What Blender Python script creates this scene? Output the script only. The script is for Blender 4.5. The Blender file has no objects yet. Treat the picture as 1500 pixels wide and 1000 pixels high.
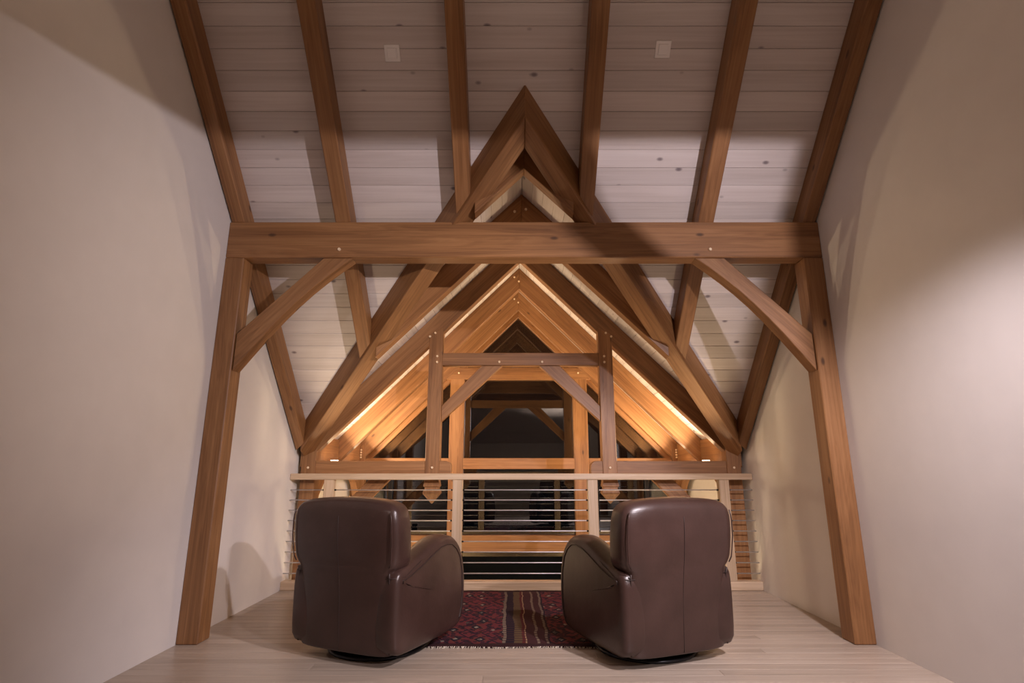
import bpy, bmesh, math, random
from mathutils import Vector, Matrix
random.seed(7)
S = bpy.context.scene
COL = S.collection

# ------------------------------------------------------------------ camera
FPX, PITCH = 793.42, 0.2326
cd = bpy.data.cameras.new('camera'); cam = bpy.data.objects.new('camera', cd); COL.objects.link(cam)
cd.sensor_width = 36; cd.sensor_fit = 'HORIZONTAL'; cd.lens = FPX / 1500 * 36
cd.clip_start = .02
cam.location = (-.083, 0, 1.0); cam.rotation_euler = (math.pi / 2 + PITCH, 0, 0)
S.camera = cam

# ------------------------------------------------------------------ world, light, exposure
w = bpy.data.worlds.new('night_sky'); S.world = w; w.use_nodes = True
w.node_tree.nodes['Background'].inputs[0].default_value = (.35, .45, .7, 1)
w.node_tree.nodes['Background'].inputs[1].default_value = .004
S.view_settings.view_transform = 'Standard'; S.view_settings.look = 'None'
S.view_settings.exposure = 0; S.view_settings.gamma = 1; S.view_settings.use_curve_mapping = False

def light(name, kind, loc, power, color, aim=None, **kw):
    l = bpy.data.lights.new(name, kind); l.energy = power; l.color = color
    for k, v in kw.items(): setattr(l, k, v)
    o = bpy.data.objects.new(name, l); COL.objects.link(o); o.location = loc
    if aim is not None:
        o.rotation_euler = (Vector(aim) - Vector(loc)).to_track_quat('-Z', 'Y').to_euler()
    return o
COOL = (1, .87, .93); WARM = (1, .66, .36); LED = (1, .73, .45)
light('loft_spotlight', 'SPOT', (1.95, -.1, 2.2), 340, COOL, (-.3, 4.2, 2.1), spot_size=math.radians(84), spot_blend=.8, shadow_soft_size=.035)
light('loft_spotlight', 'SPOT', (1.95, -.1, 2.2), 500, (1, .83, .70), (-1.2, 5.1, 1.62), spot_size=math.radians(27), spot_blend=1., shadow_soft_size=.035)
light('loft_spotlight', 'SPOT', (-1.55, .0, 2.30), 70, (1, .84, .76), (-.4, 5.1, 1.5), spot_size=math.radians(46), spot_blend=.9, shadow_soft_size=.05)
light('loft_chair_fill', 'SPOT', (1.62, 1.3, 2.5), 360, COOL, (.75, 3.3, .3), spot_size=math.radians(88), spot_blend=.7, shadow_soft_size=.05)  # added fill without a known fixture, brightens right armchair and floor
light('loft_bounce_fill', 'SPOT', (1.5, -1.9, 1.75), 220, (1, .79, .66), (1.1, -1.5, 4.), spot_size=math.radians(120), spot_blend=.5, shadow_soft_size=.10)  # unseen light added behind the camera, bounces ambient off the back slope
for lx in (-1.15, 1.15): light('great_room_lamp', 'POINT', (lx, 5.42, -.5), 32, (1, .76, .44), shadow_soft_size=.12)

# ------------------------------------------------------------------ dimensions (metres, loft floor = 0)
A = 6.404          # main slope boards: z = A - y
R = 3.309          # wing boards: z = R - |x|
YT = A - R         # valley apex
WX = 2.06          # side walls
TV = .259          # wing rafter vertical depth
YR = 5.0           # railing
RIDGE = .5
Y1, Y2, Y3 = 5.098, 5.9985, 6.853
LOW = -2.6
r2 = math.sqrt(2)

# ------------------------------------------------------------------ materials
def new_mat(name):
    m = bpy.data.materials.new(name); m.use_nodes = True
    nt = m.node_tree; b = nt.nodes['Principled BSDF']
    return m, nt, b
def N(nt, t, **kw):
    n = nt.nodes.new(t)
    for k, v in kw.items(): setattr(n, k, v)
    return n
def ramp(nt, stops, interp='LINEAR'):
    n = nt.nodes.new('ShaderNodeValToRGB'); n.color_ramp.interpolation = interp
    e = n.color_ramp.elements
    while len(e) < len(stops): e.new(.5)
    for i, (p, c) in enumerate(stops):
        e[i].position = p; e[i].color = (*c, 1) if len(c) == 3 else c
    return n
def mixc(nt, fac, a, b, mode='MIX'):
    n = nt.nodes.new('ShaderNodeMix'); n.data_type = 'RGBA'; n.blend_type = mode
    L = nt.links
    for sock, v in ((n.inputs[0], fac), (n.inputs[6], a), (n.inputs[7], b)):
        if hasattr(v, 'is_output'): L.new(v, sock)
        else: sock.default_value = v if not isinstance(v, tuple) else (*v, 1)
    return n.outputs[2]
def math_(nt, op, a, b=0., c=None):
    n = nt.nodes.new('ShaderNodeMath'); n.operation = op
    for i, v in enumerate((a, b) if c is None else (a, b, c)):
        if hasattr(v, 'is_output'): nt.links.new(v, n.inputs[i])
        else: n.inputs[i].default_value = v
    return n.outputs[0]
def wood(name, dark, mid, pale, rough=.5, streak=8., knots=.055, knot_col=(.06, .025, .012), knot_keep=.45, vary=.25, bump=.15, ring=True, kz=6.4):
    m, nt, b = new_mat(name); L = nt.links
    tc = N(nt, 'ShaderNodeTexCoord'); oi = N(nt, 'ShaderNodeObjectInfo')
    off = N(nt, 'ShaderNodeVectorMath', operation='SCALE'); off.inputs[0].default_value = (37., 11.3, 5.7)
    L.new(oi.outputs['Random'], off.inputs['Scale'])
    add = N(nt, 'ShaderNodeVectorMath', operation='ADD'); L.new(tc.outputs['Object'], add.inputs[0]); L.new(off.outputs[0], add.inputs[1])
    mp = N(nt, 'ShaderNodeMapping'); mp.inputs['Scale'].default_value = (.55, streak, streak); L.new(add.outputs[0], mp.inputs['Vector'])
    n1 = N(nt, 'ShaderNodeTexNoise'); n1.inputs['Scale'].default_value = 1.2; n1.inputs['Detail'].default_value = 5; n1.inputs['Distortion'].default_value = .8
    L.new(mp.outputs[0], n1.inputs['Vector'])
    mp2 = N(nt, 'ShaderNodeMapping'); mp2.inputs['Scale'].default_value = (1.4, streak * 9, streak * 9); L.new(add.outputs[0], mp2.inputs['Vector'])
    n2 = N(nt, 'ShaderNodeTexNoise'); n2.inputs['Scale'].default_value = 1.; n2.inputs['Detail'].default_value = 3; n2.inputs['Distortion'].default_value = .4
    L.new(mp2.outputs[0], n2.inputs['Vector'])
    v = math_(nt, 'ADD', math_(nt, 'MULTIPLY', n1.outputs[0], .62), math_(nt, 'MULTIPLY', n2.outputs[0], .38))
    if ring:   # cathedral growth rings
        s = math_(nt, 'SINE', math_(nt, 'MULTIPLY', n1.outputs[0], 62.))
        v = math_(nt, 'ADD', v, math_(nt, 'MULTIPLY', s, .035))
    rp = ramp(nt, [(.33, dark), (.5, mid), (.68, pale)]); L.new(v, rp.inputs[0])
    hs = N(nt, 'ShaderNodeHueSaturation'); L.new(rp.outputs[0], hs.inputs['Color'])
    L.new(math_(nt, 'ADD', math_(nt, 'MULTIPLY', oi.outputs['Random'], vary), 1 - vary / 2), hs.inputs['Value'])
    # knots
    mk = N(nt, 'ShaderNodeMapping'); mk.inputs['Scale'].default_value = (3.0 if kz else 5.5, 6.4 if kz else 9.5, kz); L.new(add.outputs[0], mk.inputs['Vector'])
    vo = N(nt, 'ShaderNodeTexVoronoi'); vo.inputs['Scale'].default_value = 1.; L.new(mk.outputs[0], vo.inputs['Vector'])
    sep = N(nt, 'ShaderNodeSeparateColor'); L.new(vo.outputs['Color'], sep.inputs[0])
    keep = math_(nt, 'LESS_THAN', sep.outputs[0], knot_keep)
    kr = ramp(nt, [(0, (1, 1, 1)), (knots, (.75, .75, .75)), (knots * 1.9, (0, 0, 0))]); L.new(vo.outputs['Distance'], kr.inputs[0])
    col = mixc(nt, math_(nt, 'MULTIPLY', kr.outputs[0], keep), hs.outputs[0], knot_col)
    L.new(col, b.inputs['Base Color']); b.inputs['Roughness'].default_value = rough
    bp = N(nt, 'ShaderNodeBump'); bp.inputs['Strength'].default_value = bump; bp.inputs['Distance'].default_value = .004
    L.new(n2.outputs[0], bp.inputs['Height']); L.new(bp.outputs[0], b.inputs['Normal'])
    return m
FIR = wood('douglas_fir', (.158, .068, .023), (.252, .117, .043), (.34, .172, .070), .48, vary=.14)
PINE = wood('whitewashed_pine', (.54, .48, .45), (.615, .555, .53), (.68, .625, .60), .55, streak=7., knots=.085, knot_col=(.13, .10, .115), knot_keep=.42, vary=.22, bump=.1, ring=False, kz=0.)
MAPLE = wood('pale_maple', (.46, .32, .20), (.58, .43, .285), (.67, .52, .37), .38, streak=9., knots=.0001, knot_keep=0, vary=.16, bump=.06)
FLOORW = wood('maple_floor', (.325, .265, .207), (.42, .345, .275), (.495, .42, .345), .33, streak=7., knots=.0001, knot_keep=0, vary=.14, bump=.05)
def flat(name, col, rough=.5, metal=0., noise=.06, scale=30., emit=None, strength=0., coat=0., bump=0.):
    m, nt, b = new_mat(name); L = nt.links
    tc = N(nt, 'ShaderNodeTexCoord'); n = N(nt, 'ShaderNodeTexNoise'); n.inputs['Scale'].default_value = scale; n.inputs['Detail'].default_value = 4
    L.new(tc.outputs['Object'], n.inputs['Vector'])
    lo = tuple(c * (1 - noise) for c in col); hi = tuple(min(1, c * (1 + noise)) for c in col)
    rp = ramp(nt, [(.3, lo), (.7, hi)]); L.new(n.outputs[0], rp.inputs[0]); L.new(rp.outputs[0], b.inputs['Base Color'])
    b.inputs['Roughness'].default_value = rough; b.inputs['Metallic'].default_value = metal; b.inputs['Coat Weight'].default_value = coat
    if emit: b.inputs['Emission Color'].default_value = (*emit, 1); b.inputs['Emission Strength'].default_value = strength
    if bump:
        bp = N(nt, 'ShaderNodeBump'); bp.inputs['Strength'].default_value = bump; bp.inputs['Distance'].default_value = .002
        L.new(n.outputs[0], bp.inputs['Height']); L.new(bp.outputs[0], b.inputs['Normal'])
    return m
PLASTER = flat('white_plaster', (.74, .71, .68), .85, noise=.02, scale=6., bump=.05)
STEEL = flat('brushed_steel', (.60, .59, .62), .46, .85, noise=.08)
DARKMETAL = flat('dark_metal', (.03, .03, .033), .35, .8)
PEGW = flat('pale_oak_peg', (.80, .64, .44), .5, noise=.12, scale=60.)
PLATEW = flat('white_plastic', (.92, .90, .89), .45, noise=.01)
LENS = flat('uplight_lens', (.9, .8, .6), .4, emit=LED, strength=9.)
FRINGE = flat('wool_fringe', (.72, .64, .52), .9, noise=.2, scale=80.)
SHADE = flat('sconce_shade', (.85, .75, .6), .6, emit=WARM, strength=4.)

def leather(name):
    m, nt, b = new_mat(name); L = nt.links
    tc = N(nt, 'ShaderNodeTexCoord')
    n = N(nt, 'ShaderNodeTexNoise'); n.inputs['Scale'].default_value = 5; n.inputs['Detail'].default_value = 6; L.new(tc.outputs['Object'], n.inputs['Vector'])
    rp = ramp(nt, [(.3, (.037, .019, .015)), (.55, (.050, .026, .021)), (.8, (.066, .036, .030))]); L.new(n.outputs[0], rp.inputs[0])
    # small pale scuffs with their own shape
    v = N(nt, 'ShaderNodeTexVoronoi'); v.inputs['Scale'].default_value = 7.; L.new(tc.outputs['Object'], v.inputs['Vector'])
    sp = N(nt, 'ShaderNodeSeparateColor'); L.new(v.outputs['Color'], sp.inputs[0])
    k = math_(nt, 'MULTIPLY', math_(nt, 'LESS_THAN', v.outputs['Distance'], .035), math_(nt, 'LESS_THAN', sp.outputs[1], .22))
    L.new(mixc(nt, k, rp.outputs[0], (.42, .32, .25)), b.inputs['Base Color'])
    b.inputs['Roughness'].default_value = .31; b.inputs['Specular IOR Level'].default_value = .5
    g = N(nt, 'ShaderNodeTexVoronoi'); g.inputs['Scale'].default_value = 260.; L.new(tc.outputs['Object'], g.inputs['Vector'])
    n3 = N(nt, 'ShaderNodeTexNoise'); n3.inputs['Scale'].default_value = 9.; n3.inputs['Detail'].default_value = 3; L.new(tc.outputs['Object'], n3.inputs['Vector'])
    h = math_(nt, 'ADD', math_(nt, 'MULTIPLY', g.outputs['Distance'], .08), n3.outputs[0])
    bp = N(nt, 'ShaderNodeBump'); bp.inputs['Strength'].default_value = .25; bp.inputs['Distance'].default_value = .01
    L.new(h, bp.inputs['Height']); L.new(bp.outputs[0], b.inputs['Normal'])
    return m
LEATHER = leather('brown_leather')
SEAM = flat('dark_leather_seam', (.030, .016, .013), .5)

def glass():
    m, nt, b = new_mat('window_glass'); L = nt.links
    nt.nodes.remove(b); out = nt.nodes['Material Output']
    tr = N(nt, 'ShaderNodeBsdfTransparent'); tr.inputs[0].default_value = (.8, .83, .82, 1)
    gl = N(nt, 'ShaderNodeBsdfGlossy'); gl.inputs['Roughness'].default_value = .0; gl.inputs[0].default_value = (.95, .97, 1, 1)
    fr = N(nt, 'ShaderNodeFresnel'); fr.inputs[0].default_value = 1.85
    ns = N(nt, 'ShaderNodeTexNoise'); ns.inputs['Scale'].default_value = 1.1
    f = math_(nt, 'ADD', math_(nt, 'MULTIPLY', fr.outputs[0], 1.0), math_(nt, 'MULTIPLY', ns.outputs[0], .02))
    mx = N(nt, 'ShaderNodeMixShader'); L.new(f, mx.inputs[0]); L.new(tr.outputs[0], mx.inputs[1]); L.new(gl.outputs[0], mx.inputs[2])
    L.new(mx.outputs[0], out.inputs['Surface'])
    return m
GLASS = glass()

def rug_mat():
    m, nt, b = new_mat('oriental_rug'); L = nt.links
    tc = N(nt, 'ShaderNodeTexCoord'); sx = N(nt, 'ShaderNodeSeparateXYZ'); L.new(tc.outputs['Object'], sx.inputs[0])
    x, y = sx.outputs[0], sx.outputs[1]
    wob = N(nt, 'ShaderNodeTexNoise'); wob.inputs['Scale'].default_value = 4.; L.new(tc.outputs['Object'], wob.inputs['Vector'])
    xw = math_(nt, 'ADD', x, math_(nt, 'MULTIPLY', math_(nt, 'SUBTRACT', wob.outputs[0], .5), .05))
    # field: wine red with navy, cream and rust lozenges
    def vor(sx_, sy_, metric):
        mp = N(nt, 'ShaderNodeMapping'); mp.inputs['Scale'].default_value = (sx_, sy_, 1); L.new(tc.outputs['Object'], mp.inputs['Vector'])
        v = N(nt, 'ShaderNodeTexVoronoi', voronoi_dimensions='2D', distance=metric); v.inputs['Scale'].default_value = 1.; v.inputs['Randomness'].default_value = .55
        L.new(mp.outputs[0], v.inputs['Vector']); return v
    v1 = vor(6, 4.2, 'MANHATTAN'); v2 = vor(17, 12, 'MANHATTAN'); v3 = vor(42, 30, 'CHEBYCHEV')
    red, rust, navy, cream, brown = (.125, .027, .033), (.13, .036, .03), (.016, .013, .022), (.24, .20, .16), (.045, .018, .015)
    ring1 = ramp(nt, [(0, cream), (.10, navy), (.22, rust), (.34, red), (.52, navy), (.60, red)], 'CONSTANT'); L.new(v1.outputs['Distance'], ring1.inputs[0])
    ring2 = ramp(nt, [(0, (1, 1, 1)), (.26, (0, 0, 0))], 'CONSTANT'); L.new(v2.outputs['Distance'], ring2.inputs[0])
    s2 = N(nt, 'ShaderNodeSeparateColor'); L.new(v2.outputs['Color'], s2.inputs[0])
    mot = ramp(nt, [(0, navy), (.45, brown), (.62, rust), (.80, red), (.93, cream)], 'CONSTANT'); L.new(s2.outputs[0], mot.inputs[0])
    field = mixc(nt, math_(nt, 'MULTIPLY', ring2.outputs[0], .85), ring1.outputs[0], mot.outputs[0])
    s3 = N(nt, 'ShaderNodeSeparateColor'); L.new(v3.outputs['Color'], s3.inputs[0])
    field = mixc(nt, math_(nt, 'MULTIPLY', math_(nt, 'LESS_THAN', s3.outputs[0], .35), .7), field, navy)
    # woven stripes either side of the centre seam
    nx = math_(nt, 'ADD', math_(nt, 'MULTIPLY', xw, 1.), .5)
    st = ramp(nt, [(0, navy), (.355, (.20, .16, .12)), (.375, navy), (.425, (.11, .075, .04)), (.475, (.10, .02, .02)), (.494, (.36, .24, .14)), (.503, (.05, .018, .02)), (.56, (.20, .15, .11)), (.575, (.05, .018, .02)), (.62, (.18, .14, .11)), (.635, navy)], 'CONSTANT')
    L.new(nx, st.inputs[0])
    dash = math_(nt, 'LESS_THAN', math_(nt, 'SINE', math_(nt, 'MULTIPLY', y, 130.)), .1)
    stc = mixc(nt, math_(nt, 'MULTIPLY', dash, .6), st.outputs[0], (.05, .02, .022))
    inb = math_(nt, 'MULTIPLY', math_(nt, 'GREATER_THAN', nx, .355), math_(nt, 'LESS_THAN', nx, .65))
    col = mixc(nt, inb, field, stc)
    ed = math_(nt, 'GREATER_THAN', math_(nt, 'ABSOLUTE', y), .69)
    col = mixc(nt, ed, col, (.035, .015, .016))
    L.new(col, b.inputs['Base Color']); b.inputs['Roughness'].default_value = .95; b.inputs['Specular IOR Level'].default_value = .1
    nz = N(nt, 'ShaderNodeTexNoise'); nz.inputs['Scale'].default_value = 240.; L.new(tc.outputs['Object'], nz.inputs['Vector'])
    bp = N(nt, 'ShaderNodeBump'); bp.inputs['Strength'].default_value = .5; bp.inputs['Distance'].default_value = .004
    L.new(nz.outputs[0], bp.inputs['Height']); L.new(bp.outputs[0], b.inputs['Normal'])
    return m
RUG = rug_mat()

# ------------------------------------------------------------------ mesh helpers
def tag(o, label=None, cat=None, group=None, kind=None):
    for k, v in (('label', label), ('category', cat), ('group', group), ('kind', kind)):
        if v: o[k] = v
    return o
def empty(name, loc=(0, 0, 0), rz=0.):
    o = bpy.data.objects.new(name, None); COL.objects.link(o); o.location = loc; o.rotation_euler = (0, 0, rz); o.empty_display_size = .1
    return o
def link(name, me, mat, parent=None, mw=None, smooth=False):
    o = bpy.data.objects.new(name, me); COL.objects.link(o)
    if mat and not me.materials: me.materials.append(mat)
    if smooth:
        for p in me.polygons: p.use_smooth = True
    mw = mw or Matrix()
    if parent:
        o.parent = parent; o.matrix_local = parent.matrix_basis.inverted() @ mw if not parent.parent else (parent.parent.matrix_basis @ parent.matrix_basis).inverted() @ mw
    else: o.matrix_basis = mw
    return o
def frame(o, ax, up=(0, 0, 1)):
    ax = Vector(ax).normalized(); up = Vector(up)
    ay = up.cross(ax)
    if ay.length < 1e-4: ay = Vector((0, 1, 0)).cross(ax) if abs(ax.y) < .9 else Vector((1, 0, 0)).cross(ax)
    ay.normalize(); az = ax.cross(ay)
    m = Matrix((ax, ay, az)).transposed().to_4x4(); m.translation = Vector(o)
    return m
def rings_mesh(name, rings, mw, closed_caps=True):
    inv = mw.inverted(); n = len(rings[0]); vs = [inv @ Vector(p) for r in rings for p in r]; fs = []
    for i in range(len(rings) - 1):
        for j in range(n):
            k = (j + 1) % n; fs.append((i * n + j, i * n + k, (i + 1) * n + k, (i + 1) * n + j))
    if closed_caps: fs.append(tuple(reversed(range(n)))); fs.append(tuple((len(rings) - 1) * n + j for j in range(n)))
    me = bpy.data.meshes.new(name); me.from_pydata([tuple(v) for v in vs], [], fs); me.update()
    bm = bmesh.new(); bm.from_mesh(me); bmesh.ops.recalc_face_normals(bm, faces=bm.faces); bm.to_mesh(me); bm.free()
    return me
def bevel(me, wd, seg=1):
    bm = bmesh.new(); bm.from_mesh(me)
    es = [e for e in bm.edges if len(e.link_faces) == 2 and e.calc_face_angle() > .35]
    bmesh.ops.bevel(bm, geom=es, offset=wd, segments=seg, profile=.5, affect='EDGES', clamp_overlap=True)
    bm.to_mesh(me); bm.free(); return me
def prism(name, loop, ext, axis, mat, parent=None, bv=.004, up=(0, 0, 1)):
    """polygon loop (world) swept by ext; local X follows the grain axis"""
    loop = [Vector(p) for p in loop]; ext = Vector(ext)
    c = sum(loop, Vector()) / len(loop) + ext / 2
    mw = frame(c, axis, up)
    me = rings_mesh(name, [loop, [p + ext for p in loop]], mw)
    if bv: bevel(me, bv)
    return link(name, me, mat, parent, mw)
def loft(name, r0, r1, mat, parent=None, bv=.004, axis=None):
    r0 = [Vector(p) for p in r0]; r1 = [Vector(p) for p in r1]
    c0 = sum(r0, Vector()) / len(r0); c1 = sum(r1, Vector()) / len(r1)
    mw = frame((c0 + c1) / 2, axis or (c1 - c0))
    me = rings_mesh(name, [r0, r1], mw)
    if bv: bevel(me, bv)
    return link(name, me, mat, parent, mw)
def box(name, lo, hi, mat, parent=None, bv=.004, axis=None):
    lo, hi = Vector(lo), Vector(hi); d = hi - lo
    if axis is None: axis = [(1, 0, 0), (0, 1, 0), (0, 0, 1)][max(range(3), key=lambda i: d[i])]
    loop = [(lo.x, lo.y, lo.z), (hi.x, lo.y, lo.z), (hi.x, lo.y, hi.z), (lo.x, lo.y, hi.z)]
    return prism(name, loop, (0, d.y, 0), axis, mat, parent, bv)
def tube_mesh(name, pts, rad, n=8, closed=False):
    pts = [Vector(p) for p in pts]; rings = []
    for i, p in enumerate(pts):
        a = pts[i - 1] if (i or closed) else p; b = pts[(i + 1) % len(pts)] if (i < len(pts) - 1 or closed) else p
        t = (b - a).normalized(); u = t.cross(Vector((.13, .21, .97))).normalized(); v = t.cross(u)
        rr = rad[i] if isinstance(rad, (list, tuple)) else rad
        rings.append([p + (u * math.cos(k * 2 * math.pi / n) + v * math.sin(k * 2 * math.pi / n)) * rr for k in range(n)])
    if closed: rings.append(rings[0])
    return rings_mesh(name, rings, Matrix(), not closed)
def tube(name, pts, rad, mat, parent=None, n=8, closed=False):
    me = tube_mesh(name, pts, rad, n, closed)
    return link(name, me, mat, parent, Matrix(), True)
_peg = None
def peg(x, y, z, parent, axis=(0, 1, 0), rad=.011):
    global _peg
    if _peg is None:
        ang = [k * math.pi / 4 for k in range(8)]
        _peg = rings_mesh('peg', [[(-.03, math.cos(a) * .011, math.sin(a) * .011) for a in ang], [(.011, math.cos(a) * .011, math.sin(a) * .011) for a in ang], [(.014, math.cos(a) * .008, math.sin(a) * .008) for a in ang]], Matrix())
    return link('peg', _peg, PEGW, parent, frame((x, y, z), (-axis[0], -axis[1], -axis[2])))

# ------------------------------------------------------------------ setting: floors, walls, roof decks
floor = box('floor', (-WX, -3.6, -.28), (WX, YR - .02, -.012), FLOORW, bv=0); tag(floor, kind='structure')
fy, k = 1.9, 0
while fy < YR - .03:
    y1 = min(fy + .086, YR - .02); cut = random.uniform(-1.5, 1.5)
    for xa, xb in ((-WX, cut), (cut, WX)):
        box('floor_plank', (xa + .0006, fy + .0006, -.012), (xb - .0006, y1 - .0006, 0), FLOORW, floor, .0012)
    fy = y1
box('floor_plank', (-WX, -3.6, -.012), (WX, 1.899, 0), FLOORW, floor, .001)
tag(box('floor_lower', (-WX - .1, -3.6, LOW - .1), (WX + .1, 7.1, LOW), FLOORW, bv=0), kind='structure')
tag(box('trim_1', (-WX, YR - .035, .0), (WX, YR + .06, .072), MAPLE, bv=.006), kind='structure')
box('fascia', (-WX, YR - .018, -.30), (WX, YR + .03, -.001), MAPLE, bpy.data.objects['trim_1'], .003)

def wall(name, x):
    yb = 2 * RIDGE - 5.0
    t = .12 if x > 0 else -.12
    loop = [(x, -3.6, LOW), (x, 7.0, LOW), (x, 7.0, R - WX + .02), (x, A - (R - WX) - 0, R - WX + .02), (x, RIDGE, A - RIDGE + .02), (x, -3.6, A - 2 * RIDGE - 3.6 + .02)]
    o = prism(name, loop, (t, 0, 0), (0, 1, 0), PLASTER, bv=0); return tag(o, kind='structure')
wall('wall_left', -WX); wall('wall_right', WX)
tag(box('wall_back', (-WX - .12, -3.72, LOW), (WX + .12, -3.6, 2.6), PLASTER, bv=0), kind='structure')

# main slope: deck + boards
def slab(name, loop, n, t, mat, parent=None):
    return prism(name, loop, Vector(n).normalized() * t, (1, 0, 0), mat, parent, 0)
D0 = .02 * r2
ceil = empty('ceiling'); tag(ceil, kind='structure')
deckA = [(-WX - .1, RIDGE, A - RIDGE + D0), (WX + .1, RIDGE, A - RIDGE + D0), (WX + .1, YT, R + D0), (-WX - .1, YT, R + D0)]
slab('roof_deck', deckA, (0, 1, 1), .05, PINE, ceil)
for s in (-1, 1):
    slab('roof_deck', [(0, YT, R + D0), (s * (WX + .1), YT, R + D0), (s * (WX + .1), YT + WX + .1, R - WX - .1 + D0)], (0, 1, 1), .05, PINE, ceil)
slab('roof_deck', [(-WX - .1, RIDGE, A - RIDGE + .02), (WX + .1, RIDGE, A - RIDGE + .02), (WX + .1, -3.7, A - 2 * RIDGE - 3.7 + .02), (-WX - .1, -3.7, A - 2 * RIDGE - 3.7 + .02)], (0, -1, 1), .05, PINE, ceil)
def board(poly, nrm, axis, inset_dir, parent, thick=.018, ch=.003):
    """poly: 4 pts (a0,a1 lower edge / b1,b0 upper edge) on the board face; V-groove along both long edges"""
    n = Vector(nrm).normalized(); a0, a1, b1, b0 = [Vector(p) for p in poly]; t = Vector(inset_dir).normalized()
    def ring(ins, d): return [a0 + t * ins + n * d, a1 + t * ins + n * d, b1 - t * ins + n * d, b0 - t * ins + n * d]
    c = (a0 + a1 + b0 + b1) / 4; mw = frame(c, axis, n)
    me = rings_mesh('ceiling_board', [ring(ch, 0), ring(.0006, ch), ring(.0006, thick)], mw)
    link('ceiling_board', me, PINE, parent, mw)
DY = .0857
y = 2.0
while y < YT + WX - .01:
    ya, yb = y, min(y + DY, YT + WX)
    def P(x, yy): return (x, yy, A - yy)
    if yb <= YT:
        board([P(-WX, ya), P(WX, ya), P(WX, yb), P(-WX, yb)], (0, 1, 1), (1, 0, 0), (0, 1, -1), ceil)
    else:
        xa, xb = max(0, ya - YT), yb - YT
        for s in (-1, 1):
            board([P(s * WX, ya), P(s * xa, ya), P(s * xb, yb), P(s * WX, yb)], (0, 1, 1), (1, 0, 0), (0, 1, -1), ceil)
    y += DY
# wing ceiling
YG = 7.0
cw = empty('ceiling_wing', (0, 0, 0)); tag(cw, kind='structure')
for s in (-1, 1):
    slab('roof_deck', [(0, YT, R + D0), (0, YG, R + D0), (s * (WX + .1), YG, R - WX - .1 + D0), (s * (WX + .1), YT + WX + .1, R - WX - .1 + D0)], (s, 0, 1), .05, PINE, cw)
    x = 0.
    while x < WX - .01:
        xa, xb = x, min(x + .083, WX)
        def Q(xx, yy): return (s * xx, yy, R - xx)
        board([Q(xa, YT + xa), Q(xa, YG), Q(xb, YG), Q(xb, YT + xb)], (s, 0, 1), (0, 1, 0), (s, 0, -1), cw)
        x += .083

# ------------------------------------------------------------------ main roof rafters
PSP, BW, DV = .85, .108, .146 * r2
def main_rafter(xc, bw, label):
    def ring(y_at):
        return [(x, y_at(x), A - y_at(x) - d) for x, d in ((xc - bw / 2, 0), (xc + bw / 2, 0), (xc + bw / 2, DV), (xc - bw / 2, DV))]
    o = loft('roof_rafter', ring(lambda x: RIDGE), ring(lambda x: min(YT + abs(x) - .099 + .015, 5.03)), FIR, None, .006, (0, 1, -1))
    tag(o, label, 'rafter', 'rafters on the main ceiling slope')
main_rafter(-2.005, .09, 'short sliver of ceiling rafter against the left wall, above the corner post')
main_rafter(.005 - 1.5 * PSP, BW, 'ceiling rafter left of the left square plate, ending on the left valley beam')
main_rafter(.005 - .5 * PSP, BW, 'ceiling rafter just left of the valley apex, right of the left square plate')
main_rafter(.005 + .5 * PSP, BW, 'ceiling rafter just right of the valley apex, left of the right square plate')
main_rafter(.005 + 1.5 * PSP, BW, 'ceiling rafter right of the right square plate, ending on the right valley beam')
main_rafter(2.005, .09, 'ceiling rafter against the right wall, above the right corner post')

# valley beams
for s in (-1, 1):
    sec = [(-.07, .0495), (0, 0), (.07, .0495), (.07, -.1925), (-.07, -.1925)]
    def vring(x_end):
        out = []
        for q, v in sec:
            t = abs(x_end) + q / r2
            out.append((s * (t - q / r2), YT + t + q / r2, R - t + v))
        return out
    o = loft('valley_beam', vring(0.), vring(2.0), FIR, None, .005, (s, 1, -1))
    tag(o, ('left' if s < 0 else 'right') + ' valley beam descending from the dark apex to the ' + ('left' if s < 0 else 'right') + ' corner post', 'beam', 'valley beams')

# purlin beam with posts and braces
PY0, PY1, PZ0, PZ1 = 3.50, 3.626, 2.425, 2.690
pb = box('purlin_beam', (-WX, PY0, PZ0), (WX, PY1, PZ1), FIR, None, .006)
tag(pb, 'long horizontal beam crossing the whole room in front of the gable', 'beam')
peg(-1.277, PY0, 2.482, pb); peg(1.286, PY0, 2.482, pb)
for s in (-1, 1):
    po = box('timber_post', (min(s * WX, s * (WX - .13)), PY0, 0), (max(s * WX, s * (WX - .13)), PY1 + .01, PZ0), FIR, None, .006)
    tag(po, ('left' if s < 0 else 'right') + ' wall post carrying the end of the long horizontal beam', 'post')
    # slightly arched brace
    up, lo = [], []
    for i in range(9):
        t = i / 8
        up.append((s * (1.385 + t * .54), 2.425 - t * .54))
        lo.append((s * (1.185 + t * .74), 2.425 - t * .79 + .068 * math.sin(t * math.pi)))
    loop = [(x, PY0 + .012, z) for x, z in up] + [(x, PY0 + .012, z) for x, z in reversed(lo)]
    o = prism('knee_brace', loop, (0, .10, 0), (s, 0, -1), FIR, None, .004)
    tag(o, ('left' if s < 0 else 'right') + ' diagonal knee brace under the long horizontal beam', 'brace')
tb = box('tie_beam', (-WX, 1.08, 2.59), (WX, 1.28, 2.93), FIR, None, .006)
tag(tb, 'horizontal tie beam overhead near the viewer, above the frame', 'beam')

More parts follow.
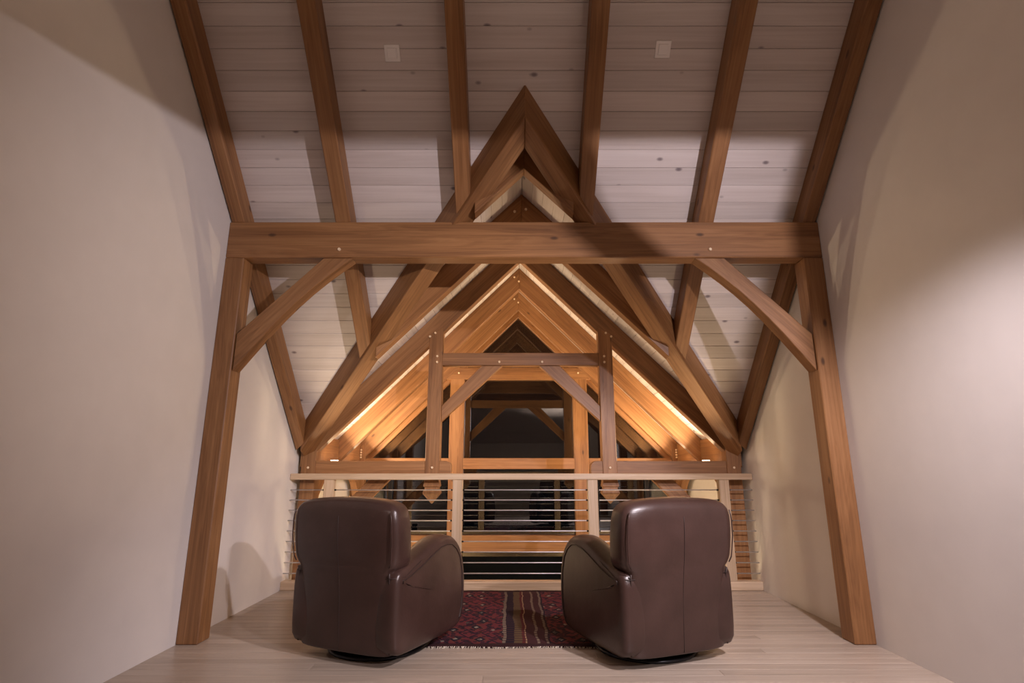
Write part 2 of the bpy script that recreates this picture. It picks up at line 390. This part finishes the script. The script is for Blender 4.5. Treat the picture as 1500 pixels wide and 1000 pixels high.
for s in (1,):
    side = 'left' if s < 0 else 'right'
    po = box('timber_post', (min(s * WX, s * (WX - .14)), 1.08, 0), (max(s * WX, s * (WX - .14)), 1.28, 2.59), FIR, None, .006)
    tag(po, side + ' wall post under the overhead tie beam near the viewer, outside the frame', 'post')
    loop = [(s * 1.295, 1.12, 2.59), (s * 1.145, 1.12, 2.59), (s * 1.915, 1.12, 1.82), (s * 1.915, 1.12, 1.97)]
    tag(prism('knee_brace', loop, (0, .12, 0), (s, 0, -1), FIR, None, .004), side + ' knee brace under the overhead tie beam near the viewer, outside the frame', 'brace')
# ------------------------------------------------------------------ wing rafter pairs
def rafter_pts(s, y, xe, tv=TV):
    ze = R - xe
    return [(0, y, R - .001), (s * xe, y, ze), (s * xe, y, ze - tv), (0, y, R - tv)]
def rafters(parent, y, th, x0, x1, tv=TV):
    for s in (-1, 1):
        prism('rafter', rafter_pts(s, y, x1, tv), (0, th, 0), (s, 0, -1), FIR, parent, .004)
TH = .10
def pair(y, xe, label, pegs):
    e = empty('rafter_pair', (0, y, R - TV)); tag(e, label, 'rafters', 'rafter pairs of the wing roof')
    rafters(e, y, TH, 0, xe)
    for (x, z) in pegs: peg(x, y, z, e)
    return e
pair(3.405, 3.405 - YT + .03, 'topmost short dark rafter pair tucked under the valley apex', [])
pair(4.24, 4.24 - YT + .03, 'dark rafter pair partly hidden by the long horizontal beam', [(-.06, 3.14), (.035, 3.16)])
pair(Y2, 2.0, 'orange-lit rafter pair behind the truss with bright boards above it', [(-.055, 3.193), (-.003, 3.142)])
pair(Y3, 2.03, 'orange-lit rafter pair framing the gable window', [(-.052, 3.199), (.0, 3.152)])

# hammer beam truss
T = empty('hammer_beam_truss', (0, Y1, LOW)); tag(T, 'brown timber truss with hanging pointed posts, collar beam and curved-end hammer beams', 'truss')
rafters(T, Y1, TH, 0, 2.03)
prism('collar_beam', [(-.755, Y1, 1.972), (.75, Y1, 1.972), (.75, Y1, 2.095), (-.755, Y1, 2.095)], (0, .095, 0), (1, 0, 0), FIR, T)
for s in (-1, 1):
    pc, hw = s * .815, .0665
    xi, xo = pc - s * hw, pc + s * hw
    prism('pendant_post', [(xi, Y1 - .006, .88), (xo, Y1 - .006, .88), (xo, Y1 - .006, R - abs(xo) - TV + .10), (xi, Y1 - .006, R - abs(xi) - TV + .05)], (0, .115, 0), (0, 0, 1), FIR, T)
    # carved drop: square profile
    prof = [(.90, .0655), (.868, .074), (.855, .074), (.845, .063), (.832, .063), (.800, .079), (.790, .077), (.700, .004)]
    cy = Y1 + .0515
    rr = [[(pc - h, cy - h * .85, z), (pc + h, cy - h * .85, z), (pc + h, cy + h * .85, z), (pc - h, cy + h * .85, z)] for z, h in prof]
    mw = frame((pc, cy, .8), (0, 0, 1)); link('carved_drop', rings_mesh('carved_drop', rr, mw), FIR, T, mw)
    # hammer beam with rounded inner end
    xa, xb, z0, z1 = s * 2.0, s * .640, .945, 1.080
    end = [(xb, z0)] + [(xb + s * .055 * (1 - math.cos(a)), z1 - .055 + .055 * math.sin(a)) for a in [i * math.pi / 12 for i in range(7)]]
    loop = [(xa, Y1 + .002, z1), (xa, Y1 + .002, z0)] + [(x, Y1 + .002, z) for x, z in end]
    prism('hammer_beam', loop, (0, .095, 0), (1, 0, 0), FIR, T, .003)
    # hammer brace
    prism('hammer_brace', [(s * 1.36, Y1 + .01, .945), (s * 1.17, Y1 + .01, .945), (s * 1.885, Y1 + .01, .22), (s * 1.885, Y1 + .01, .41)], (0, .08, 0), (s, 0, -1), FIR, T)
    # collar brace
    prism('collar_brace', [(s * .375, Y1 + .012, 1.972), (s * .175, Y1 + .012, 1.972), (s * .748, Y1 + .012, 1.44), (s * .748, Y1 + .012, 1.585)], (0, .07, 0), (s, 0, -1), FIR, T)
    box('wall_post', (min(s * 1.885, s * 2.015), Y1 - .01, LOW), (max(s * 1.885, s * 2.015), Y1 + .12, R - 1.95 - .05), FIR, T)
    for x, z in ((.825, 2.29), (.876, 2.255), (.80, 2.06), (.80, 2.003), (.205, 2.006), (.815, 1.02), (1.95, 1.02)): peg(s * x, Y1 - (.006 if .78 < x < .9 else 0), z, T)
for x, z in ((-.055, 3.19), (-.0, 3.14)): peg(x, Y1, z, T)

# ------------------------------------------------------------------ wall plates, blocking, uplights
for s in (-1, 1):
    side = 'left' if s < 0 else 'right'
    pl = box('wall_plate', (min(s * 1.80, s * WX), Y1 + .12, .945), (max(s * 1.80, s * WX), YG, 1.065), FIR, None, .005)
    tag(pl, side + ' wall plate beam carrying the feet of the orange-lit rafters', 'beam')
    for ya, yb in ((Y1 + TH, Y2), (Y2 + TH, Y3)):
        box('blocking', (min(s * 1.965, s * 2.0), ya + .001, 1.066), (max(s * 1.965, s * 2.0), yb - .001, R - 1.99), FIR, pl, .003)
    # braces from the posts to the plate, along the wall
    for yp, d in ((Y1 + .125, 1), (Y3 - .005, -1)):
        pts = []
        for i in range(7):
            a = i / 6 * math.pi / 2
            pts.append((s * 1.955, yp + d * (.50 - .46 * math.cos(a)) if 0 else yp + d * .50 * (1 - math.sin(a)) , .945 - .62 * (1 - math.cos(a))))
        inner = pts
        outer = [(s * 1.955, yp + d * .62, .945), ] 
        loop = [(s * 1.925, yp, .945)] + [(s * 1.925, q[1], q[2]) for q in reversed(inner)]
        prism('plate_brace', loop, (s * .08, 0, 0), (0, d, 1), FIR, pl, .003)
    for i, (yu, xu) in enumerate(((5.58, 1.87), (6.42, 1.87))):
        u = empty('uplight', (s * xu, yu, 1.066))
        tag(u, 'small warm uplight on the ' + side + ' wall plate, ' + ('just behind the truss' if i == 0 else 'nearest the gable window'), 'uplight', 'uplights on the wall plates')
        ang = [k * math.pi / 8 for k in range(16)]
        def cyl(nm, r_, z0, z1, mat):
            me = rings_mesh(nm, [[(r_ * math.cos(a), r_ * math.sin(a), z0) for a in ang], [(r_ * math.cos(a), r_ * math.sin(a), z1) for a in ang]], Matrix())
            link(nm, me, mat, u, u.matrix_basis.copy() if 0 else Matrix.Translation((s * xu, yu, 1.066)))
        cyl('housing', .042, 0, .022, PLATEW); cyl('lens', .036, .022, .030, LENS)
        light('uplight_bulb', 'AREA', (s * (xu - .03), yu, 1.11), 26, LED, (s * (xu - .03 - 1.7), yu, 1.11 + 1.95), shape='RECTANGLE', size=.07, size_y=.22, spread=math.radians(150))
    # wall sconce lower down on the wing wall
    sc = empty('wall_sconce', (s * (WX - .001), 5.80, -.45)); tag(sc, 'warm wall sconce low on the ' + side + ' wing wall, hidden behind the ' + side + ' armchair', 'sconce', 'sconces on the wing walls')
    box('back_plate', (min(s * 2.03, s * 2.058), 5.74, -.53), (max(s * 2.03, s * 2.058), 5.86, -.37), STEEL, sc, .004)
    ang = [k * math.pi / 8 for k in range(16)]
    me = rings_mesh('shade', [[(s * 1.95 + .06 * math.cos(a), 5.8 + .06 * math.sin(a), -.55) for a in ang], [(s * 1.95 + .075 * math.cos(a), 5.8 + .075 * math.sin(a), -.35) for a in ang]], Matrix(), False)
    link('shade', me, SHADE, sc, Matrix(), True)
    light('sconce_bulb', 'POINT', (s * 1.93, 5.8, -.40), 30, (1, .72, .45), shadow_soft_size=.05)

# ------------------------------------------------------------------ gable window
G = empty('window_1', (0, Y3, LOW)); tag(G, kind='structure')
gy, gd = Y3 + .012, .14
prism('collar_beam', [(-.99, gy, 2.129), (.99, gy, 2.129), (.84, gy, 2.28), (-.84, gy, 2.28)], (0, gd, 0), (1, 0, 0), FIR, G)
for s in (-1, 1):
    a, b_ = s * .69, s * .87
    prism('post', [(a, gy + .003, LOW), (b_, gy + .003, LOW), (b_, gy + .003, 2.15), (a, gy + .003, 2.15)], (0, gd, 0), (0, 0, 1), FIR, G)
    prism('corner_post', [(s * 1.90, gy - .02, LOW), (s * WX, gy - .02, LOW), (s * WX, gy - .02, 1.20), (s * 1.90, gy - .02, 1.33)], (0, gd, 0), (0, 0, 1), FIR, G)
    # inner frame following the rafter
    t0, t1 = TV - .01, TV + .085
    prism('frame', [(0, gy + .05, R - t0), (s * 1.92, gy + .05, R - 1.92 - t0), (s * 1.92, gy + .05, R - 1.92 - t1), (0, gy + .05, R - t1)], (0, .09, 0), (s, 0, -1), FIR, G)
    for z0, z1 in ((1.01, 1.142), (.04, .232)):
        prism('sill_beam', [(s * .87, gy + .006, z0), (s * 1.90, gy + .006, z0), (s * 1.90, gy + .006, z1), (s * .87, gy + .006, z1)], (0, gd, 0), (1, 0, 0), FIR, G)
    prism('mullion', [(s * 1.56, gy + .05, LOW), (s * 1.61, gy + .05, LOW), (s * 1.61, gy + .05, 1.01), (s * 1.56, gy + .05, 1.01)], (0, .06, 0), (0, 0, 1), DARKMETAL, G, .003)
    peg(s * .765, gy, 2.21, G)
    for z in (1.18, 1.21, 1.24, 1.15): peg(s * 1.95, gy - .02, z, G)
for z0, z1 in ((1.01, 1.142), (.04, .232), (-1.25, -1.1)):
    prism('sill_beam', [(-.69, gy, z0), (.69, gy, z0), (.69, gy, z1), (-.69, gy, z1)], (0, gd, 0), (1, 0, 0), FIR, G)
def pane(pts):
    prism('pane', [(x, gy + .095, z) for x, z in pts], (0, .006, 0), (1, 0, 0), GLASS, G, 0)
it = R - TV - .06
pane([(-(it - 2.28), 2.28), (it - 2.28, 2.28), (0, it)])
pane([(-.69, 1.142), (.69, 1.142), (.69, 2.129), (-.69, 2.129)])
pane([(-.69, .232), (.69, .232), (.69, 1.01), (-.69, 1.01)])
pane([(-.69, -1.1), (.69, -1.1), (.69, .04), (-.69, .04)])
pane([(-.69, LOW), (.69, LOW), (.69, -1.25), (-.69, -1.25)])
for s in (-1, 1):
    pane([(s * .87, 1.142), (s * (it - 1.142), 1.142), (s * .87, it - .87)])
    for xa, xb in ((.87, 1.56), (1.61, 1.90)):
        pane([(s * xa, .232), (s * xb, .232), (s * xb, 1.01), (s * xa, 1.01)])
        pane([(s * xa, LOW), (s * xb, LOW), (s * xb, .04), (s * xa, .04)])

# floor uplights behind the armchairs
for s, ux in ((-1, -1.66), (1, 1.60)):
    side = 'left' if s < 0 else 'right'
    f = empty('floor_uplight', (ux, 4.70, 0)); tag(f, 'small dark floor uplight standing behind the ' + side + ' armchair', 'uplight', 'floor uplights by the railing')
    ang = [k * math.pi / 8 for k in range(16)]
    def ring_(r_, z): return [(ux + r_ * math.cos(a), 4.70 + r_ * math.sin(a), z) for a in ang]
    mw = Matrix.Translation((ux, 4.70, 0))
    link('base', rings_mesh('base', [ring_(.06, 0), ring_(.06, .012), ring_(.02, .02)], mw), DARKMETAL, f, mw)
    link('can', rings_mesh('can', [ring_(.035, .018), ring_(.042, .03), ring_(.045, .15), ring_(.040, .15), ring_(.036, .13)], mw), DARKMETAL, f, mw)
    link('lens', rings_mesh('lens', [ring_(.036, .131), ring_(.034, .134)], mw), LENS, f, mw)
    light('floor_uplight_bulb', 'SPOT', (ux, 4.70, .16), 80, (1, .74, .45), (ux - s * .26, 4.52, 1.7), spot_size=math.radians(44), spot_blend=1., shadow_soft_size=.035)

# ------------------------------------------------------------------ cable railing
rl = empty('cable_railing', (0, YR, .072)); tag(rl, 'pale wood railing with thin horizontal steel rods along the loft edge', 'railing')
box('top_rail', (-WX + .002, YR - .035, .914), (WX - .002, YR + .045, .968), MAPLE, rl, .006)
PX = (-1.71, -.566, .633, 1.801)
for x in PX: box('post', (x - .044, YR - .03, .072), (x + .044, YR + .04, .914), MAPLE, rl, .004)
fit_me = None
for i in range(9):
    z = .826 - i * .0868
    tube('rod', [(-WX + .002, YR + .005, z), (WX - .002, YR + .005, z)], .0048, STEEL, rl, 8)
    for x in PX:
        for s in (-1, 1):
            if fit_me is None: fit_me = tube_mesh('rod_fitting', [(0, 0, 0), (.016, 0, 0)], .0075, 8); fit_me.materials.append(DARKMETAL)
            link('rod_fitting', fit_me, None, rl, Matrix.Translation((x + s * .044 - (.016 if s < 0 else 0), YR + .005, z)))

# ------------------------------------------------------------------ rug
rx0, rx1, ry0, ry1 = -.57, .74, 3.45, 4.935
rug = empty('rug', ((rx0 + rx1) / 2, (ry0 + ry1) / 2, 0)); tag(rug, 'dark red patterned oriental rug between the two armchairs', 'rug')
nx, ny = 40, 40; bm = bmesh.new(); vg = []
for j in range(ny + 1):
    row = []
    for i in range(nx + 1):
        x = rx0 + (rx1 - rx0) * i / nx; yy = ry0 + (ry1 - ry0) * j / ny
        x += .008 * math.sin(yy * 9) ; yy += .006 * math.sin(x * 11)
        row.append(bm.verts.new((x, yy, .009 + .0015 * math.sin(x * 14) * math.sin(yy * 12))))
    vg.append(row)
for j in range(ny):
    for i in range(nx): bm.faces.new((vg[j][i], vg[j][i + 1], vg[j + 1][i + 1], vg[j + 1][i]))
ext = bmesh.ops.extrude_face_region(bm, geom=bm.faces[:])
for v in ext['geom']:
    if isinstance(v, bmesh.types.BMVert): v.co.z = .001
bmesh.ops.recalc_face_normals(bm, faces=bm.faces)
me = bpy.data.meshes.new('pile'); mw = Matrix.Translation((0.0, (ry0 + ry1) / 2, 0))
bm.transform(mw.inverted()); bm.to_mesh(me); bm.free()
link('pile', me, RUG, rug, mw, True)
bm = bmesh.new()
for k in range(190):
    for yy, d in ((ry0, -1), (ry1, 1)):
        if d > 0: continue
        x = rx0 + (rx1 - rx0) * (k + random.random()) / 190; dx = random.uniform(-.012, .012); ln = random.uniform(.006, .022) * (1.5 if x < -.3 else 1)
        y0 = yy + .006 * math.sin(x * 11)
        vs = [bm.verts.new(p) for p in ((x - .002, y0 + .004, .007), (x + .002, y0 + .004, .007), (x + dx + .0012, y0 + d * ln, .0015), (x + dx - .0012, y0 + d * ln, .0015), (x + dx * .5, y0 + d * ln * .5, .0085))]
        for q in ((0, 1, 4), (1, 2, 4), (2, 3, 4), (3, 0, 4)): bm.faces.new([vs[i] for i in q])
me = bpy.data.meshes.new('fringe'); bm.to_mesh(me); bm.free()
fo = link('fringe', me, FRINGE, rug, Matrix()); fo['kind'] = 'stuff'

# ------------------------------------------------------------------ ceiling plates
for px, py, lab in ((-.83, 2.875, 'white square plate on the boards left of the valley apex'), (.855, 2.86, 'white square plate on the boards right of the valley apex')):
    mw = frame((px, py, A - py), (1, 0, 0), (0, -1, -1))
    e = empty('ceiling_plate'); e.matrix_basis = mw; tag(e, lab, 'wall plate', 'square plates on the sloping ceiling')
    def pl_(nm, h, z0, z1, hb):
        me = rings_mesh(nm, [[mw @ Vector(p) for p in ((-h, -h, z0), (h, -h, z0), (h, h, z0), (-h, h, z0))], [mw @ Vector(p) for p in ((-hb, -hb, z1), (hb, -hb, z1), (hb, hb, z1), (-hb, hb, z1))]], mw)
        link(nm, me, PLATEW, e, mw)
    pl_('plate', .048, .0, .008, .046); pl_('cover', .030, .008, .014, .028)

# ------------------------------------------------------------------ armchairs
def superloop(cx, cy, z, hw, ht, n=40, ex=5.):
    out = []
    for k in range(n):
        a = 2 * math.pi * k / n; c, s_ = math.cos(a), math.sin(a)
        out.append((cx + hw * math.copysign(abs(c) ** (2 / ex), c), cy + ht * math.copysign(abs(s_) ** (2 / ex), s_), z))
    return out
def interp(tab, z):
    for (a, va), (b, vb) in zip(tab, tab[1:]):
        if z <= b:
            t = (z - a) / (b - a); t = max(0, min(1, t)); return tuple(p + (q - p) * t for p, q in zip(va, vb))
    return tab[-1][1]
def make_chair(loc, ang, label):
    R_ = Matrix.Translation(loc) @ Matrix.Rotation(ang, 4, 'Z')
    root = empty('armchair'); root.matrix_basis = R_
    tag(root, label, 'armchair', 'leather swivel armchairs facing the railing')
    def put(nm, rings, mat, sub=1, caps=True, smooth=True):
        me = rings_mesh(nm, rings, Matrix()); o = link(nm, me, mat, root, R_, smooth)
        if sub:
            md = o.modifiers.new('sub', 'SUBSURF'); md.levels = sub; md.render_levels = sub
        return o
    # back: rear panel between the arms, head pillow flaring over them
    #         z     half width, half thickness, centre y
    tab = [(.055, (.300, .085, .095)), (.075, (.314, .095, .095)), (.30, (.316, .10, .085)), (.44, (.316, .10, .068)), (.475, (.320, .10, .060)), (.495, (.342, .098, .056)), (.53, (.360, .10, .050)),
           (.64, (.368, .10, .036)), (.74, (.364, .096, .026)), (.785, (.354, .09, .024)), (.815, (.328, .074, .026)), (.828, (.27, .045, .028)), (.832, (.16, .02, .03))]
    zs = [.055, .062, .075, .15, .25, .35, .42, .455, .475, .485, .495, .51, .53, .58, .64, .70, .74, .765, .785, .80, .815, .823, .828, .832]
    rings = []
    for z in zs:
        hw, ht, cy = interp(tab, z); lp = superloop(0, cy, z, hw, ht, 44, 5.)
        rings.append([(x, y_ - .012 * (1 - (x / .36) ** 2) * (1 if y_ < cy else 0), zz + (.022 * (1 - (x / .34) ** 2) if z > .78 else (.022 * (z - .6) / .18 * (1 - (x / .34) ** 2) if z > .6 else 0))) for x, y_, zz in lp])
    back = put('backrest', rings, LEATHER, 1)
    def rear(z, x=0.):
        hw, ht, cy = interp(tab, z); return cy - ht - .012
    link('seam', tube_mesh('seam', [(0, rear(z) + .0005, z) for z in [.07 + i * .036 for i in range(20)]] , .0022, 6), SEAM, back, R_, True)
    for s in (-1, 1):   # piping down both rear corners of the head pillow
        link('piping', tube_mesh('piping', [(s * (interp(tab, z)[0] - .022), interp(tab, z)[2] - interp(tab, z)[1] * .93 , z) for z in [.50 + i * .028 for i in range(11)]], .0035, 6), LEATHER, back, R_, True)
    for s in (-1, 1):   # welt where the rear panel meets each arm
        link('piping', tube_mesh('piping', [(s * (interp(tab, z)[0] - .004), interp(tab, z)[2] - interp(tab, z)[1] * .80 - .004, z) for z in [.075 + i * .036 for i in range(12)]], .0045, 6), SEAM, back, R_, True)
    # arms
    prof = [(0.0, .062), (-.012, .15), (-.018, .30), (-.018, .42), (-.005, .468), (.035, .485), (.10, .498), (.20, .530), (.31, .575), (.40, .606), (.48, .618), (.56, .606), (.63, .565), (.685, .50), (.72, .40), (.73, .29), (.72, .18), (.695, .10), (.65, .065), (.50, .055), (.30, .055), (.12, .056)]
    c = (sum(p[0] for p in prof) / len(prof), sum(p[1] for p in prof) / len(prof))
    def inset(d):
        out = []; n = len(prof)
        for i, (a, b) in enumerate(prof):
            p, q = prof[i - 1], prof[(i + 1) % n]; t = Vector((q[0] - p[0], q[1] - p[1])).normalized(); nrm = Vector((t.y, -t.x))
            if nrm.dot(Vector((c[0] - a, c[1] - b))) < 0: nrm = -nrm
            out.append((a + nrm.x * d, b + nrm.y * d))
        return out
    for s in (-1, 1):
        rings = []
        for xo, d in ((.205, .05), (.212, .018), (.235, .0), (.29, -.004), (.335, .0), (.352, .010), (.360, .028), (.363, .06), (.363, .12)):
            rings.append([(s * xo, a, b) for a, b in inset(d)])
        arm = put('arm', rings, LEATHER, 1)
        pp = [(s * .363, a, b) for a, b in inset(.055)]
        link('piping', tube_mesh('piping', pp[3:19], .004, 6), SEAM, arm, R_, True)
        link('stitching', tube_mesh('stitching', [(s * (.26 + i * .011), -.019 + (.0 if i < 6 else (i - 6) * .006), .445 - .000 * i) for i in range(7)] + [(s * (.340 + i * .006), -.012 + i * .014, .446) for i in range(1, 4)] + [(s * .362, .06 + i * .03, .447 + i * .012) for i in range(6)], .0022, 6), SEAM, arm, R_, True)
    # seat cushion and front
    sr = [superloop(0, .40, z, hw, ht, 32, 6.) for z, hw, ht in ((.07, .19, .24), (.08, .205, .27), (.24, .205, .275), (.27, .20, .27), (.29, .205, .28), (.38, .205, .28), (.41, .19, .26), (.42, .12, .18))]
    put('seat', sr, LEATHER, 1)
    # swivel base
    def disc(nm, r_, z0, z1, cy, mat):
        a_ = [k * 2 * math.pi / 32 for k in range(32)]
        put(nm, [[(r_ * .97 * math.cos(t), cy + r_ * .97 * math.sin(t), z0) for t in a_], [(r_ * math.cos(t), cy + r_ * math.sin(t), (z0 + z1) / 2) for t in a_], [(r_ * .95 * math.cos(t), cy + r_ * .95 * math.sin(t), z1) for t in a_]], mat, 0)
    disc('swivel_base', .29, .0, .022, .34, DARKMETAL); disc('swivel_column', .10, .022, .07, .34, DARKMETAL)
    return root
make_chair((-1.003, 3.19, 0), -.4256, 'brown leather swivel armchair on the left, darker back turned to the viewer')
make_chair((.817, 3.145, 0), .379, 'brown leather swivel armchair on the right, back catching the light')
